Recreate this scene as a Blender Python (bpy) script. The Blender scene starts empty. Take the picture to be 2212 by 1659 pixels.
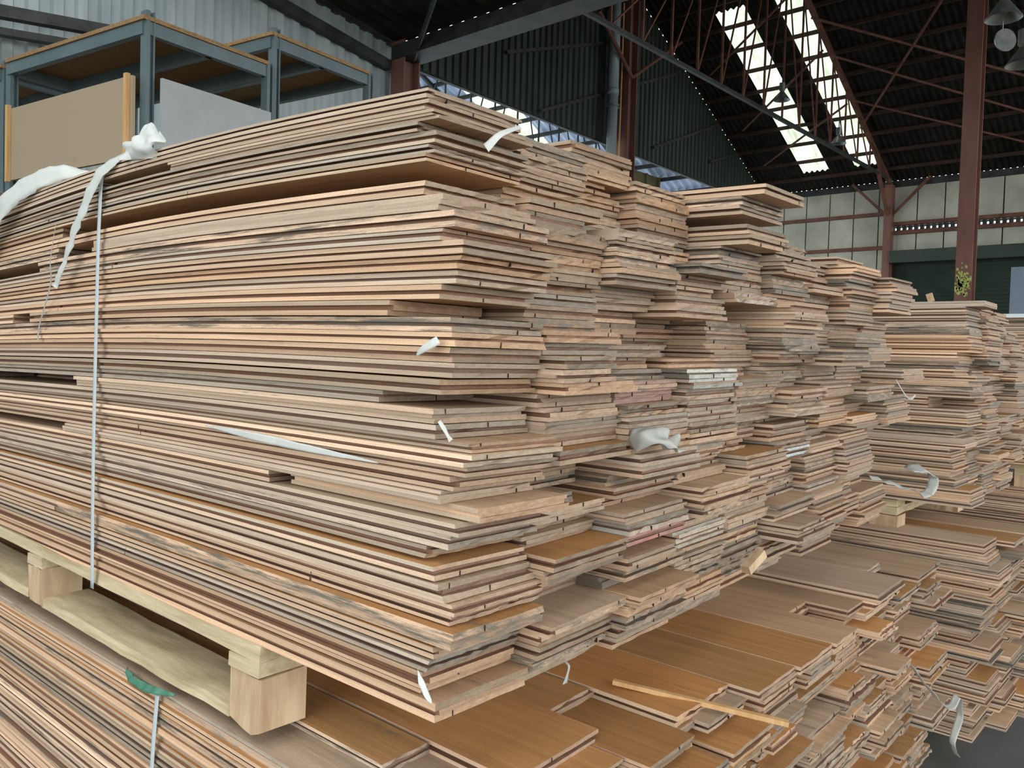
import bpy, math, random
from mathutils import Vector, Matrix, noise

# ---------------------------------------------------------------- camera, sky, exposure
SC = bpy.context.scene
COL = bpy.context.collection
cam_d = bpy.data.cameras.new('camera'); cam = bpy.data.objects.new('camera', cam_d); COL.objects.link(cam)
cam_d.sensor_fit = 'HORIZONTAL'; cam_d.sensor_width = 36.0; cam_d.lens = 36.0 * 1800.0 / 2212.0
cam_d.clip_start = 0.05; cam_d.clip_end = 200
cam_d.dof.use_dof = False
_Xd = Vector((0.66334836, -0.00624781, 0.74828465)); _Yd = Vector((-0.74775393, -0.04410255, 0.66250965)); _up = Vector((0.02886203, -0.99900747, -0.03392718))
def _cw(v): return Vector((_Xd.dot(v), _Yd.dot(v), _up.dot(v)))
_r, _u, _b = _cw(Vector((1, 0, 0))), _cw(Vector((0, -1, 0))), _cw(Vector((0, 0, -1)))
CAM = Vector((-0.79407319, -0.82751486, 0.51789298))
cam.matrix_world = Matrix(((_r.x, _u.x, _b.x, CAM.x), (_r.y, _u.y, _b.y, CAM.y), (_r.z, _u.z, _b.z, CAM.z), (0, 0, 0, 1)))
SC.camera = cam
SC.view_settings.view_transform = 'Standard'; SC.view_settings.look = 'None'; SC.view_settings.gamma = 1.0
SC.view_settings.use_curve_mapping = False
SC.view_settings.exposure = 1.48
W = bpy.data.worlds.new('overcast_sky'); SC.world = W; W.use_nodes = True
_bg = W.node_tree.nodes['Background']; _bg.inputs[0].default_value = (0.95, 0.98, 1.0, 1); _bg.inputs[1].default_value = 1.6
FLOOR = -0.95
def portal(name, loc, rot, sx, sy):
    l = bpy.data.lights.new(name, 'AREA'); l.shape = 'RECTANGLE'; l.size = sx; l.size_y = sy; l.cycles.is_portal = True
    o = bpy.data.objects.new(name, l); COL.objects.link(o); o.location = loc; o.rotation_euler = rot
portal('doorway_portal', (-6.95, 0.0, 1.3), (math.radians(90), 0, math.radians(-90)), 7.6, 4.6)
for (x0, x1, y0, y1) in ((-6.5, -1.0, -4, -1.5), (-6.5, -1.0, 0.5, 3.0), (-6.5, 4.0, 4.2, 5.6)):
    portal('rooflight_portal', ((x0 + x1) / 2, (y0 + y1) / 2, 5.30 - 0.16 * (x0 + x1) / 2), (0, math.radians(9.1), 0), x1 - x0, y1 - y0)
portal('added_opening_portal', (-0.2, -4.95, 1.1), (math.radians(90), 0, math.radians(0)), 9.6, 4.2)  # opening added in the unseen front wall to brighten the board ends
portal('hall_end_portal', (11.5, -5.9, 1.8), (math.radians(90), 0, math.radians(0)), 10.6, 5.0)
portal('far_bay_portal', (11.5, 19.9, 1.8), (math.radians(-90), 0, 0), 10.6, 5.0)

# ---------------------------------------------------------------- materials
def new_mat(name, rough=0.7, metal=0.0, spec=0.3):
    m = bpy.data.materials.new(name); m.use_nodes = True
    p = m.node_tree.nodes['Principled BSDF']
    p.inputs['Roughness'].default_value = rough; p.inputs['Metallic'].default_value = metal
    p.inputs['Specular IOR Level'].default_value = spec
    return m, m.node_tree, p
def N(t, kind, **kw):
    n = t.nodes.new(kind)
    for k, v in kw.items(): setattr(n, k, v)
    return n
def mixc(t, fac, a, b, mode='MIX'):
    n = N(t, 'ShaderNodeMix', data_type='RGBA', blend_type=mode)
    for s, v in ((0, fac), (6, a), (7, b)):
        if hasattr(v, 'links') or hasattr(v, 'is_output'): t.links.new(v, n.inputs[s])
        elif s == 0: n.inputs[0].default_value = v
        else: n.inputs[s].default_value = (*v, 1)
    return n.outputs[2]
def ramp(t, v, a, b):
    n = N(t, 'ShaderNodeMapRange'); t.links.new(v, n.inputs[0]); n.inputs[1].default_value = a; n.inputs[2].default_value = b
    return n.outputs[0]
def tex(t, scale, nscale=1.0, detail=4, rough=0.6, coord='Object'):
    tc = N(t, 'ShaderNodeTexCoord'); mp = N(t, 'ShaderNodeMapping'); mp.inputs['Scale'].default_value = scale
    t.links.new(tc.outputs[coord], mp.inputs[0])
    n = N(t, 'ShaderNodeTexNoise'); n.inputs['Scale'].default_value = nscale; n.inputs['Detail'].default_value = detail; n.inputs['Roughness'].default_value = rough
    t.links.new(mp.outputs[0], n.inputs['Vector']); return n.outputs['Fac']

def board_material():
    m, t, p = new_mat('sawn_oak_flooring', 0.62, 0, 0.25)
    at = N(t, 'ShaderNodeAttribute', attribute_name='Col')
    g = N(t, 'ShaderNodeNewGeometry'); 
    def gn(scale, det=5, rg=0.65):
        mp = N(t, 'ShaderNodeMapping'); mp.inputs['Scale'].default_value = scale
        t.links.new(g.outputs['Position'], mp.inputs[0])
        n = N(t, 'ShaderNodeTexNoise'); n.inputs['Scale'].default_value = 1; n.inputs['Detail'].default_value = det; n.inputs['Roughness'].default_value = rg
        t.links.new(mp.outputs[0], n.inputs['Vector']); return n.outputs['Fac']
    grain = ramp(t, gn((70, 2.5, 160)), 0.3, 0.7)
    fine = ramp(t, gn((300, 300, 500), 2), 0.25, 0.75)
    c = mixc(t, grain, (0.80, 0.76, 0.72), (1.14, 1.13, 1.12))
    c = mixc(t, 1.0, at.outputs['Color'], c, 'MULTIPLY')
    c2 = mixc(t, fine, (0.88, 0.87, 0.86), (1.10, 1.10, 1.10))
    c = mixc(t, 1.0, c, c2, 'MULTIPLY')
    d1 = gn((22, 4, 90), 8, 0.8)
    mul = N(t, 'ShaderNodeMath', operation='SUBTRACT'); t.links.new(d1, mul.inputs[0]); mul.inputs[1].default_value = 0.62
    ad = N(t, 'ShaderNodeMath', operation='ADD'); t.links.new(mul.outputs[0], ad.inputs[0])
    s = N(t, 'ShaderNodeMath', operation='MULTIPLY'); t.links.new(at.outputs['Alpha'], s.inputs[0]); s.inputs[1].default_value = 0.36; t.links.new(s.outputs[0], ad.inputs[1])
    k = ramp(t, ad.outputs[0], 0.0, 0.12)
    c = mixc(t, k, c, (0.17, 0.148, 0.115))
    t.links.new(c, p.inputs['Base Color'])
    # worn gloss only on smooth faces: alpha-free boards stay matt
    bp = N(t, 'ShaderNodeBump'); bp.inputs['Strength'].default_value = 0.35; bp.inputs['Distance'].default_value = 0.002
    t.links.new(gn((90, 8, 260), 4), bp.inputs['Height']); t.links.new(bp.outputs[0], p.inputs['Normal'])
    return m
def noisy(name, c1, c2, scale=(3, 3, 3), ns=1.0, rough=0.7, metal=0, spec=0.3, bump=0.0, lo=0.35, hi=0.65):
    m, t, p = new_mat(name, rough, metal, spec)
    n = tex(t, scale, ns, 6, 0.65)
    t.links.new(mixc(t, ramp(t, n, lo, hi), c1, c2), p.inputs['Base Color'])
    if bump:
        b = N(t, 'ShaderNodeBump'); b.inputs['Strength'].default_value = bump; b.inputs['Distance'].default_value = 0.004
        t.links.new(n, b.inputs['Height']); t.links.new(b.outputs[0], p.inputs['Normal'])
    return m
def film(name, col, transl=0.5):
    m, t, p = new_mat(name, 0.35, 0, 0.5)
    n = tex(t, (20, 20, 20), 1.0, 4)
    c = mixc(t, n, tuple(x * 0.85 for x in col), col)
    t.links.new(c, p.inputs['Base Color'])
    tr = N(t, 'ShaderNodeBsdfTranslucent'); t.links.new(c, tr.inputs[0])
    mx = N(t, 'ShaderNodeMixShader'); mx.inputs[0].default_value = transl
    t.links.new(p.outputs[0], mx.inputs[1]); t.links.new(tr.outputs[0], mx.inputs[2])
    t.links.new(mx.outputs[0], t.nodes['Material Output'].inputs['Surface'])
    return m
M = {}
M['board'] = board_material()
M['pallet'] = noisy('pale_pallet_softwood', (0.42, 0.33, 0.19), (0.66, 0.55, 0.36), (30, 4, 60), 1, 0.8, bump=0.4)
M['block'] = noisy('pallet_block_wood', (0.40, 0.27, 0.16), (0.60, 0.45, 0.28), (25, 25, 5), 1, 0.8, bump=0.4)
M['strap'] = film('white_strapping_tape', (0.72, 0.80, 0.82), 0.25)
M['film'] = film('white_packing_film', (0.85, 0.88, 0.84), 0.35)
M['film_clear'] = film('milky_plastic', (0.62, 0.63, 0.58), 0.4)
M['green'] = film('green_plastic', (0.10, 0.30, 0.20), 0.3)
M['rack'] = noisy('blue_grey_rack_paint', (0.085, 0.125, 0.135), (0.12, 0.17, 0.18), (4, 4, 4), 1, 0.45, 0.0, 0.5)
M['chip'] = noisy('chipboard', (0.22, 0.13, 0.06), (0.36, 0.23, 0.11), (60, 60, 60), 1, 0.85)
M['beige'] = noisy('beige_board', (0.34, 0.265, 0.18), (0.39, 0.305, 0.205), (9, 9, 9), 1, 0.6, lo=0.25, hi=0.4)
M['batten'] = noisy('pine_batten', (0.52, 0.30, 0.12), (0.66, 0.42, 0.20), (40, 40, 4), 1, 0.7)
M['greyboard'] = noisy('pale_grey_board', (0.33, 0.36, 0.36), (0.38, 0.41, 0.41), (6, 6, 6), 1, 0.5)
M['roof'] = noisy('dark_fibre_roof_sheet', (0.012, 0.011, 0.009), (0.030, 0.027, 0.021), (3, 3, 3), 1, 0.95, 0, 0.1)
M['roof_skylit'] = noisy('roof_sheet_painted_skylit', (0.52, 0.62, 0.82), (0.66, 0.76, 0.92), (2, 2, 2), 1, 0.7)  # blue daylight of the far bay painted into the sheet colour
M['partition'] = noisy('dark_green_profiled_steel', (0.030, 0.042, 0.036), (0.052, 0.068, 0.058), (2, 2, 0.6), 1, 0.6, 0, 0.3)
M['lightwall'] = noisy('pale_profiled_cladding', (0.30, 0.36, 0.37), (0.44, 0.50, 0.50), (3, 3, 0.8), 1, 0.6, 0, 0.3)
M['panel'] = noisy('cream_wall_panel', (0.34, 0.34, 0.27), (0.52, 0.52, 0.43), (1.2, 1.2, 1.2), 1, 0.85)
M['joint'] = noisy('dark_joint', (0.02, 0.02, 0.018), (0.03, 0.03, 0.025))
M['redsteel'] = noisy('red_oxide_steel', (0.16, 0.072, 0.056), (0.24, 0.115, 0.09), (3, 3, 1), 1, 0.6)
M['truss'] = noisy('red_oxide_truss_paint', (0.10, 0.038, 0.026), (0.19, 0.085, 0.055), (5, 5, 5), 1, 0.65)
M['purlin'] = noisy('rusty_purlin', (0.035, 0.020, 0.014), (0.07, 0.038, 0.025), (5, 5, 5), 1, 0.8)
M['darkbar'] = noisy('blackened_steel', (0.02, 0.022, 0.022), (0.05, 0.055, 0.052), (5, 5, 5), 1, 0.6)
M['pipe'] = noisy('grey_pvc_pipe', (0.27, 0.33, 0.35), (0.33, 0.39, 0.41), (8, 8, 1), 1, 0.35)
M['shutter'] = noisy('dark_green_shutter_paint', (0.030, 0.045, 0.034), (0.045, 0.062, 0.048), (2, 2, 2), 1, 0.5)
M['khaki'] = noisy('khaki_paint', (0.16, 0.13, 0.06), (0.21, 0.17, 0.08), (3, 3, 3), 1, 0.6)
M['floor'] = noisy('worn_concrete', (0.06, 0.062, 0.055), (0.12, 0.12, 0.11), (0.8, 0.8, 0.8), 1, 0.8)
M['yard'] = noisy('yard_concrete', (0.25, 0.24, 0.22), (0.34, 0.33, 0.30), (0.5, 0.5, 0.5), 1, 0.9)
M['bluesheet'] = noisy('pale_blue_sheet', (0.20, 0.26, 0.32), (0.24, 0.30, 0.36), (3, 3, 3), 1, 0.5)
M['white'] = noisy('white_paint', (0.68, 0.74, 0.75), (0.78, 0.82, 0.82), (3, 3, 3), 1, 0.5)
M['lampmetal'] = noisy('galvanised_lamp_metal', (0.16, 0.17, 0.16), (0.30, 0.31, 0.29), (9, 9, 9), 1, 0.35, 0.6, 0.5)
M['stone'] = noisy('pale_wall', (0.45, 0.52, 0.58), (0.55, 0.62, 0.68), (1, 1, 1), 1, 0.8)
M['spray'] = noisy('yellow_green_spray_paint', (0.36, 0.42, 0.10), (0.55, 0.60, 0.18), (9, 9, 9), 1, 0.6)
# corrugated rooflight: translucent sheet that passes the daylight
def skylight_mat():
    m, t, p = new_mat('translucent_rooflight_sheet', 0.5)
    tr = N(t, 'ShaderNodeBsdfTranslucent'); 
    n = tex(t, (2, 14, 2), 1.0, 4)
    t.links.new(mixc(t, ramp(t, n, 0.3, 0.7), (0.20, 0.22, 0.15), (0.38, 0.41, 0.36)), tr.inputs[0])
    t.links.new(tr.outputs[0], t.nodes['Material Output'].inputs['Surface'])
    return m
M['skylight'] = skylight_mat()

# ---------------------------------------------------------------- mesh helpers
def link(name, verts, faces, mat, parent=None, loc=None, smooth=False, mats=None, fmat=None):
    me = bpy.data.meshes.new(name)
    if loc is None:
        xs = [v[0] for v in verts]; ys = [v[1] for v in verts]; zs = [v[2] for v in verts]
        loc = ((min(xs) + max(xs)) / 2, (min(ys) + max(ys)) / 2, min(zs))
        if parent is not None: loc = (0, 0, 0)
    me.from_pydata([(v[0] - loc[0], v[1] - loc[1], v[2] - loc[2]) for v in verts], [], faces)
    for mm in (mats or [mat]): me.materials.append(mm)
    if fmat: me.polygons.foreach_set('material_index', fmat)
    if smooth: me.polygons.foreach_set('use_smooth', [True] * len(faces))
    me.validate(); me.update()
    o = bpy.data.objects.new(name, me); COL.objects.link(o); o.location = loc
    if parent is not None:
        o.parent = parent; o.location = Vector(loc) - parent.location
    return o
class MB:
    def __init__(s): s.v = []; s.f = []; s.m = []
    def add(s, vs, fs, m=0):
        n = len(s.v); s.v += [tuple(v) for v in vs]; s.f += [tuple(n + i for i in f) for f in fs]; s.m += [m] * len(fs)
    def box(s, a, b, m=0):
        x0, y0, z0 = a; x1, y1, z1 = b
        s.add([(x0, y0, z0), (x1, y0, z0), (x1, y1, z0), (x0, y1, z0), (x0, y0, z1), (x1, y0, z1), (x1, y1, z1), (x0, y1, z1)],
              [(0, 3, 2, 1), (4, 5, 6, 7), (0, 1, 5, 4), (1, 2, 6, 5), (2, 3, 7, 6), (3, 0, 4, 7)], m)
    def bar(s, a, b, w, h=None, up=(0, 0, 1), m=0):
        h = h or w; a = Vector(a); b = Vector(b); d = (b - a).normalized(); u = Vector(up)
        if abs(d.dot(u)) > 0.98: u = Vector((1, 0, 0))
        r = d.cross(u).normalized() * w / 2; u = r.cross(d).normalized() * h / 2
        s.add([a - r - u, a + r - u, a + r + u, a - r + u, b - r - u, b + r - u, b + r + u, b - r + u],
              [(0, 1, 2, 3), (7, 6, 5, 4), (0, 4, 5, 1), (1, 5, 6, 2), (2, 6, 7, 3), (3, 7, 4, 0)], m)
    def tube(s, a, b, r0, r1=None, n=16, m=0, cap=True):
        r1 = r0 if r1 is None else r1; a = Vector(a); b = Vector(b); d = (b - a).normalized()
        u = Vector((0, 0, 1)) if abs(d.z) < 0.9 else Vector((1, 0, 0)); x = d.cross(u).normalized(); y = d.cross(x)
        vs = [];
        for c, r in ((a, r0), (b, r1)):
            for i in range(n):
                t = 2 * math.pi * i / n; vs.append(c + x * math.cos(t) * r + y * math.sin(t) * r)
        fs = [(i, (i + 1) % n, n + (i + 1) % n, n + i) for i in range(n)]
        if cap: fs += [tuple(range(n))[::-1], tuple(range(n, 2 * n))]
        s.add(vs, fs, m)
    def build(s, name, mat, parent=None, loc=None, smooth=False, mats=None):
        return link(name, s.v, s.f, mat, parent, loc, smooth, mats, s.m if mats else None)
def tag(o, label=None, cat=None, group=None, kind=None):
    if label: o['label'] = label
    if cat: o['category'] = cat
    if group: o['group'] = group
    if kind: o['kind'] = kind
    return o
def empty(name, loc):
    o = bpy.data.objects.new(name, None); COL.objects.link(o); o.location = loc; o.empty_display_size = 0.1; return o
def struct(o): o['kind'] = 'structure'; return o

# ---------------------------------------------------------------- the hall
YP = 7.5            # partition plane
XE = 16.9           # far wall
ZE = 4.25           # eave
SL = 0.50        # roof slope
XR = 11.5; ZR = ZE + SL * (XE - XR)
XV = 6.15; ZV = ZR - SL * (XR - XV)
# floor and yard
b = MB(); b.box((-9, -9, FLOOR - 0.1), (XE + 0.3, YP, FLOOR)); struct(b.build('floor', M['floor']))
b = MB(); b.box((-9, YP, FLOOR - 0.1), (XE + 0.3, 20, FLOOR)); struct(b.build('floor_2', M['stone']))  # unseen floor of the far bay, made pale to bounce daylight upward
b = MB(); b.box((-45, -45, FLOOR - 0.2), (60, 50, FLOOR - 0.1)); struct(b.build('trim_1', M['yard'])); 
def corr_roof(name, x0, x1, zf, y0, y1, mat, per=0.11, amp=0.02, holes=(), th=0.0):
    """profiled sheet, waves running down the slope (along X); holes = (x0,x1,y0,y1) rooflights left open"""
    xs = sorted({x0, x1, *[h for q in holes for h in q[:2] if x0 < h < x1]})
    n = max(1, int(round((y1 - y0) / per * 6))); ys = [y0 + (y1 - y0) * i / n for i in range(n + 1)]
    vs = [(x, y, zf(x) + amp * math.sin(2 * math.pi * y / per)) for y in ys for x in xs]
    k = len(xs); fs = []; gs = []
    for j in range(n):
        for i in range(k - 1):
            xm = (xs[i] + xs[i + 1]) / 2; ym = (ys[j] + ys[j + 1]) / 2
            f = (j * k + i, j * k + i + 1, (j + 1) * k + i + 1, (j + 1) * k + i)
            (gs if any(h[0] < xm < h[1] and h[2] < ym < h[3] for h in holes) else fs).append(f)
    return vs, fs, gs
def roof_right(x): return ZR - SL * (x - XR)
def roof_left(x): return ZR - SL * (XR - x)
SKY = [(12.35, 16.35, 5.83, 6.37), (12.35, 16.35, 4.80, 5.32), (12.0, 16.1, -0.5, 0.1), (12.0, 16.1, -2.5, -1.9)]
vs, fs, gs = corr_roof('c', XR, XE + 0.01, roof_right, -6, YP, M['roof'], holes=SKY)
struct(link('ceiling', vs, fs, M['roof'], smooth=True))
struct(link('window_1', vs, gs, M['skylight'], smooth=True))
vs, fs, gs = corr_roof('c', XV, XR, roof_left, -6, YP, M['roof'], holes=[(8.0, 10.8, -4, -3.2)])
struct(link('ceiling_2', vs, fs, M['roof'], smooth=True))
struct(link('window_2', vs, gs, M['skylight'], smooth=True))
# bay beyond the partition, skylit blue painted into its sheets, extra rooflights added to brighten it
SKY2 = [(11.6, 15.0, 11.7, 12.7), (12.0, 16.0, 15.0, 17.5), (12.0, 16.0, 8.0, 9.0)]
vs, fs, gs = corr_roof('c', XR, XE + 0.35, roof_right, YP + 0.02, 20, M['roof_skylit'], per=0.2, amp=0.03, holes=SKY2)
struct(link('ceiling_3', vs, fs, M['roof_skylit'], smooth=True))
struct(link('window_3', vs, gs, M['skylight'], smooth=True))
vs, fs, gs = corr_roof('c', XV, XR, roof_left, YP + 0.02, 20, M['roof_skylit'], per=0.2, amp=0.03, holes=[(7, 11, 9, 11), (7, 11, 13, 15)])
struct(link('ceiling_4', vs, fs, M['roof_skylit'], smooth=True))
struct(link('window_4', vs, gs, M['skylight'], smooth=True))
# left bay roof, low pitch, seen only in the top of the picture
def roof_low(x): return 5.38 - 0.16 * x
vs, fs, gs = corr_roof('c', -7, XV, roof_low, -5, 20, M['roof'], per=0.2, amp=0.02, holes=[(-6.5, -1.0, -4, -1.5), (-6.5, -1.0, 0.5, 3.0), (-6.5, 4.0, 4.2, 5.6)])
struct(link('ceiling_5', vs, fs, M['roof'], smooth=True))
# (the rooflights of this bay are out of view and stand open)
# unseen walls added behind the camera to limit daylight, with openings that admit it
b = MB(); b.box((-7.1, -5.1, FLOOR), (-5.0, -5.0, 6.4)); b.box((-5.0, -5.1, 3.2), (XV, -5.0, 6.4)); b.box((4.6, -5.1, FLOOR), (XV, -5.0, 3.2)); struct(b.build('added_wall_front', M['lightwall']))
b = MB(); b.box((-7.1, -5.0, 3.6), (-7.0, YP, 6.6)); b.box((-7.1, 3.8, FLOOR), (-7.0, YP, 3.6)); b.box((-7.1, -5.0, FLOOR), (-7.0, -3.8, 3.6)); struct(b.build('added_wall_left', M['lightwall']))
# partition: profiled steel from the roof down to z=4.15, along X
def cladding(name, xa, xb, y, ztop, zbot, mat, per, amp, flat=0.5):
    n = int(round((xb - xa) / per)); vs = []; fs = []
    for i in range(n):
        x = xa + i * per
        for fr, dy in ((0, 0), (flat * 0.8, 0), (flat, amp), (0.9, amp)):
            X = x + fr * per; vs += [(X, y + dy, zbot(X)), (X, y + dy, ztop(X))]
    for i in range(len(vs) // 2 - 1): fs.append((2 * i, 2 * i + 2, 2 * i + 3, 2 * i + 1))
    return link(name, vs, fs, mat)
struct(cladding('wall_partition', XV, XE, YP, lambda x: (roof_left(x) if x < XR else roof_right(x)) + 0.004, lambda x: 4.225 - 0.0185 * (x - XV), M['partition'], 0.14, -0.035))
struct(cladding('wall_back', -7, XV - 0.02, YP, lambda x: roof_low(x) - 0.03, lambda x: FLOOR, M['lightwall'], 0.21, -0.04))
b = MB(); b.bar((XV, YP + 0.02, 4.24), (XE, YP + 0.02, 4.24 - 0.0185 * (XE - XV)), 0.06, 0.05); struct(b.build('trim_2', M['darkbar']))
# rails and sheeting angles across the partition
for i, (z0, z1, xa, xb) in enumerate([(4.25, 5.9, 9.0, 13.0), (4.9, 6.3, 8.2, 12.2), (4.35, 5.3, 12.2, 14.6), (4.5, 4.9, 14.3, 15.5), (4.4, 6.4, 6.6, 10.8)]):
    b = MB(); b.bar((xa, YP - 0.07, z0), (xb, YP - 0.07, z1), 0.04, 0.05)
    tag(b.build('bracing_rod', M['darkbar']), ['long dark rod crossing behind the grey pipe on the ribbed partition', 'topmost dark rod high on the ribbed partition', 'short dark rod right of the red column on the partition', 'small dark rod at the low right end of the partition', 'dark rod furthest left on the ribbed partition'][i], 'rod', 'sloping rods on the dark partition')
# channel rails under the low roof on the pale wall
b = MB(); b.bar((0.5, YP - 0.10, roof_low(0.5) - 0.33), (6.0, YP - 0.10, roof_low(6.0) - 0.33), 0.10, 0.12)
tag(b.build('steel_rail', M['darkbar']), 'dark sloping steel rail on the pale ribbed wall below the roof', 'rail')
b = MB(); b.bar((0.9, YP - 0.25, 3.22), (3.2, YP - 0.25, 3.50), 0.10, 0.10); b.bar((0.9, YP - 0.25, 3.05), (3.2, YP - 0.25, 3.33), 0.10, 0.06)
tag(b.build('steel_rail', M['darkbar']), 'dark double rail on the pale wall behind the left rack', 'rail')
# far wall: backing + cream panels, slits at the eave and above the shutter
def wall_far(name, y0, y1, z0, z1, zs):
    b = MB(); b.box((XE + 0.04, y0, z0), (XE + 0.12, y1, z1), 0)
    y = y1
    while y > y0 + 0.02:
        ya = max(y - 0.502, y0)
        for za, zb in zip(zs[:-1], zs[1:]):
            b.box((XE, ya + 0.012, za + 0.008), (XE + 0.05, y - 0.012, zb - 0.008), 1)
        y -= 0.502
    return struct(b.build(name, None, mats=[M['joint'], M['panel']]))
wall_far('wall_far', 4.80, YP, FLOOR, ZE - 0.09, [FLOOR, 0.4, 1.6, 2.92, 3.60, ZE - 0.09])
wall_far('wall_far_upper', -6, 4.76, 3.315, ZE - 0.09, [3.315, ZE - 0.09])
wall_far('wall_far_lower', -6, 4.76, 2.80, 3.265, [2.80, 3.265])
struct_strip = MB(); struct_strip.box((XE, 4.60, FLOOR), (XE + 0.1, 4.82, 3.25)); struct(struct_strip.build('trim_10', M['joint']))
wall_far('wall_far_side', -6, -2.6, FLOOR, 2.80, [FLOOR, 1.0, 2.80])
b = MB(); b.box((XE, YP, FLOOR), (XE + 0.1, 8.8, ZE - 0.1)); b.box((XE, 8.8, 3.9), (XE + 0.1, 20, ZE - 0.1)); struct(b.build('wall_far_beyond', M['stone']))
b = MB()
y = -6.0
while y < 4.7: b.box((XE - 0.01, y, 3.24), (XE + 0.06, y + 0.07, 3.34)); y += 0.11
struct(b.build('trim_3', M['darkbar']))
b = MB()
for y0, y1, z in ((4.8, YP, 3.60), (4.8, YP, 2.92), (-6, 4.7, 3.38), (-6, 4.7, 3.20)):
    b.box((XE - 0.08, y0, z - 0.035), (XE, y1, z + 0.035))
struct(b.build('trim_4', M['truss']))
b = MB(); b.box((XE - 0.06, -6, ZE - 0.13), (XE, YP, ZE - 0.008)); struct(b.build('trim_5', M['darkbar']))
# roller shutter
b = MB()
z = FLOOR
while z < 2.60:
    b.add([(XE + 0.02, -2.6, z), (XE + 0.02, 4.62, z), (XE - 0.01, 4.62, z + 0.035), (XE - 0.01, -2.6, z + 0.035), (XE + 0.02, 4.62, z + 0.075), (XE + 0.02, -2.6, z + 0.075)], [(0, 3, 2, 1), (3, 5, 4, 2)])
    z += 0.075
sh = struct(b.build('door_1', M['shutter']))
b = MB(); b.box((XE - 0.28, -2.7, 2.58), (XE, 4.66, 2.82)); struct(b.build('trim_6', M['shutter']))
# far wall column with knee braces
e = empty('steel_column', (XE - 0.12, 4.75, FLOOR)); tag(e, 'red oxide steel column on the cream far wall beside the shutter', 'column')
b = MB(); b.box((XE - 0.22, 4.68, FLOOR), (XE - 0.02, 4.82, ZE - 0.1)); b.build('shaft', M['redsteel'], e)
for s in (-1, 1):
    b = MB(); b.bar((XE - 0.12, 4.75 + s * 0.05, 3.55), (XE - 0.12, 4.75 + s * 0.75, 4.25), 0.05); b.build('knee_brace', M['truss'], e)
b = MB(); b.bar((XE - 0.15, 4.75, 3.5), (XE - 0.9, 4.75, 4.32), 0.06); b.build('knee_brace', M['truss'], e)
# free-standing columns under the ridge
def h_column(x, y, w, ztop, label, spray=False, rot=0.0):
    e = empty('steel_column', (x, y, FLOOR)); tag(e, label, 'column')
    b = MB(); t = 0.02; d = w * 1.1
    b.box((x - d / 2, y - w / 2, FLOOR), (x - d / 2 + t, y + w / 2, ztop)); b.box((x + d / 2 - t, y - w / 2, FLOOR), (x + d / 2, y + w / 2, ztop)); b.box((x - d / 2 + t, y - t / 2, FLOOR), (x + d / 2 - t, y + t / 2, ztop))
    b.build('shaft', M['redsteel'], e)
    b = MB(); b.box((x - d * 0.8, y - w * 0.8, FLOOR), (x + d * 0.8, y + w * 0.8, FLOOR + 0.03)); b.build('base_plate', M['redsteel'], e)
    if spray:
        b = MB(); R = random.Random(3)
        for k in range(110):
            a = R.gauss(0, 0.24) * w; zz = 1.60 + R.gauss(0, 0.075); s = R.uniform(0.008, 0.026)
            a = max(-w * 0.46, min(w * 0.46, a))
            n = 7; vs = [(x - d / 2 - 0.003 - 0.0005 * (k % 3), max(y - w / 2, min(y + w / 2, y + a + s * math.cos(2 * math.pi * i / n) * R.uniform(0.6, 1))), zz + s * math.sin(2 * math.pi * i / n) * R.uniform(0.7, 1.4)) for i in range(n)]
            b.add(vs + [(vv[0] + 0.002, vv[1], vv[2]) for vv in vs], [tuple(range(n))] + [(i, n + i, n + (i + 1) % n, (i + 1) % n) for i in range(n)])
        tag(b.build('paint_mark', M['spray'], e), 'yellow green spray mark')
    return e
h_column(11.0, 1.95, 0.19, ZR - 0.3, 'tall red oxide steel column marked with yellow green spray paint', True)
h_column(11.0, 7.22, 0.23, ZR - 0.3, 'red oxide steel column beside the grey drainpipe at the dark partition')
h_column(XV, 7.25, 0.24, ZV + 0.1, 'dark red column where the pale ribbed wall ends')
# drainpipe
e = empty('drainpipe', (10.50, 7.22, FLOOR)); tag(e, 'tall grey plastic drainpipe beside the red column', 'pipe')
b = MB(); b.tube((10.52, 7.22, FLOOR), (10.60, 7.22, 4.9), 0.085); b.tube((10.60, 7.22, 4.86), (10.60, 7.22, 4.95), 0.095); b.tube((10.60, 7.22, 4.93), (10.63, 7.24, 6.4), 0.085); b.build('pipe', M['pipe'], e, smooth=True)
b = MB(); b.tube((10.597, 7.22, 4.66), (10.597, 7.22, 4.69), 0.105); b.bar((10.6, 7.22, 4.68), (10.88, 7.22, 4.67), 0.03); b.build('clamp', M['lampmetal'], e)
b = MB(); b.tube((10.76, 7.2, FLOOR), (10.80, 7.2, 6.4), 0.014, n=8); tag(b.build('conduit', M['batten']), 'thin yellowish conduit running between the drainpipe and red column', 'conduit')
# valley beam and gutter
b = MB(); b.box((XV - 0.15, -5, ZV - 0.12), (XV + 0.15, YP - 0.15, ZV + 0.05)); b.box((XV + 0.15, -5, ZV - 0.12), (XV + 0.19, YP - 0.15, ZV + 0.20)); struct(b.build('trim_7', M['darkbar']))
# purlins (run along Y under the roof sheets)
b = MB()
for i in range(11):
    x = XR + 0.15 + i * 0.48; z = roof_right(x) - 0.06
    b.box((x - 0.018, -6, z - 0.035), (x + 0.018, YP - 0.05, z + 0.03))
for i in range(11):
    x = XV + 0.3 + i * 0.5; z = roof_left(x) - 0.07
    b.box((x - 0.018, -6, z - 0.035), (x + 0.018, YP - 0.05, z + 0.03))
struct(b.build('trim_8', M['purlin']))
b = MB()
for i in range(12):
    x = XR + 0.15 + i * 0.47; z = roof_right(x) - 0.09
    b.box((x - 0.03, YP + 0.1, z - 0.05), (x + 0.03, 20, z + 0.03))
struct(b.build('trim_9', M['darkbar']))
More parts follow.
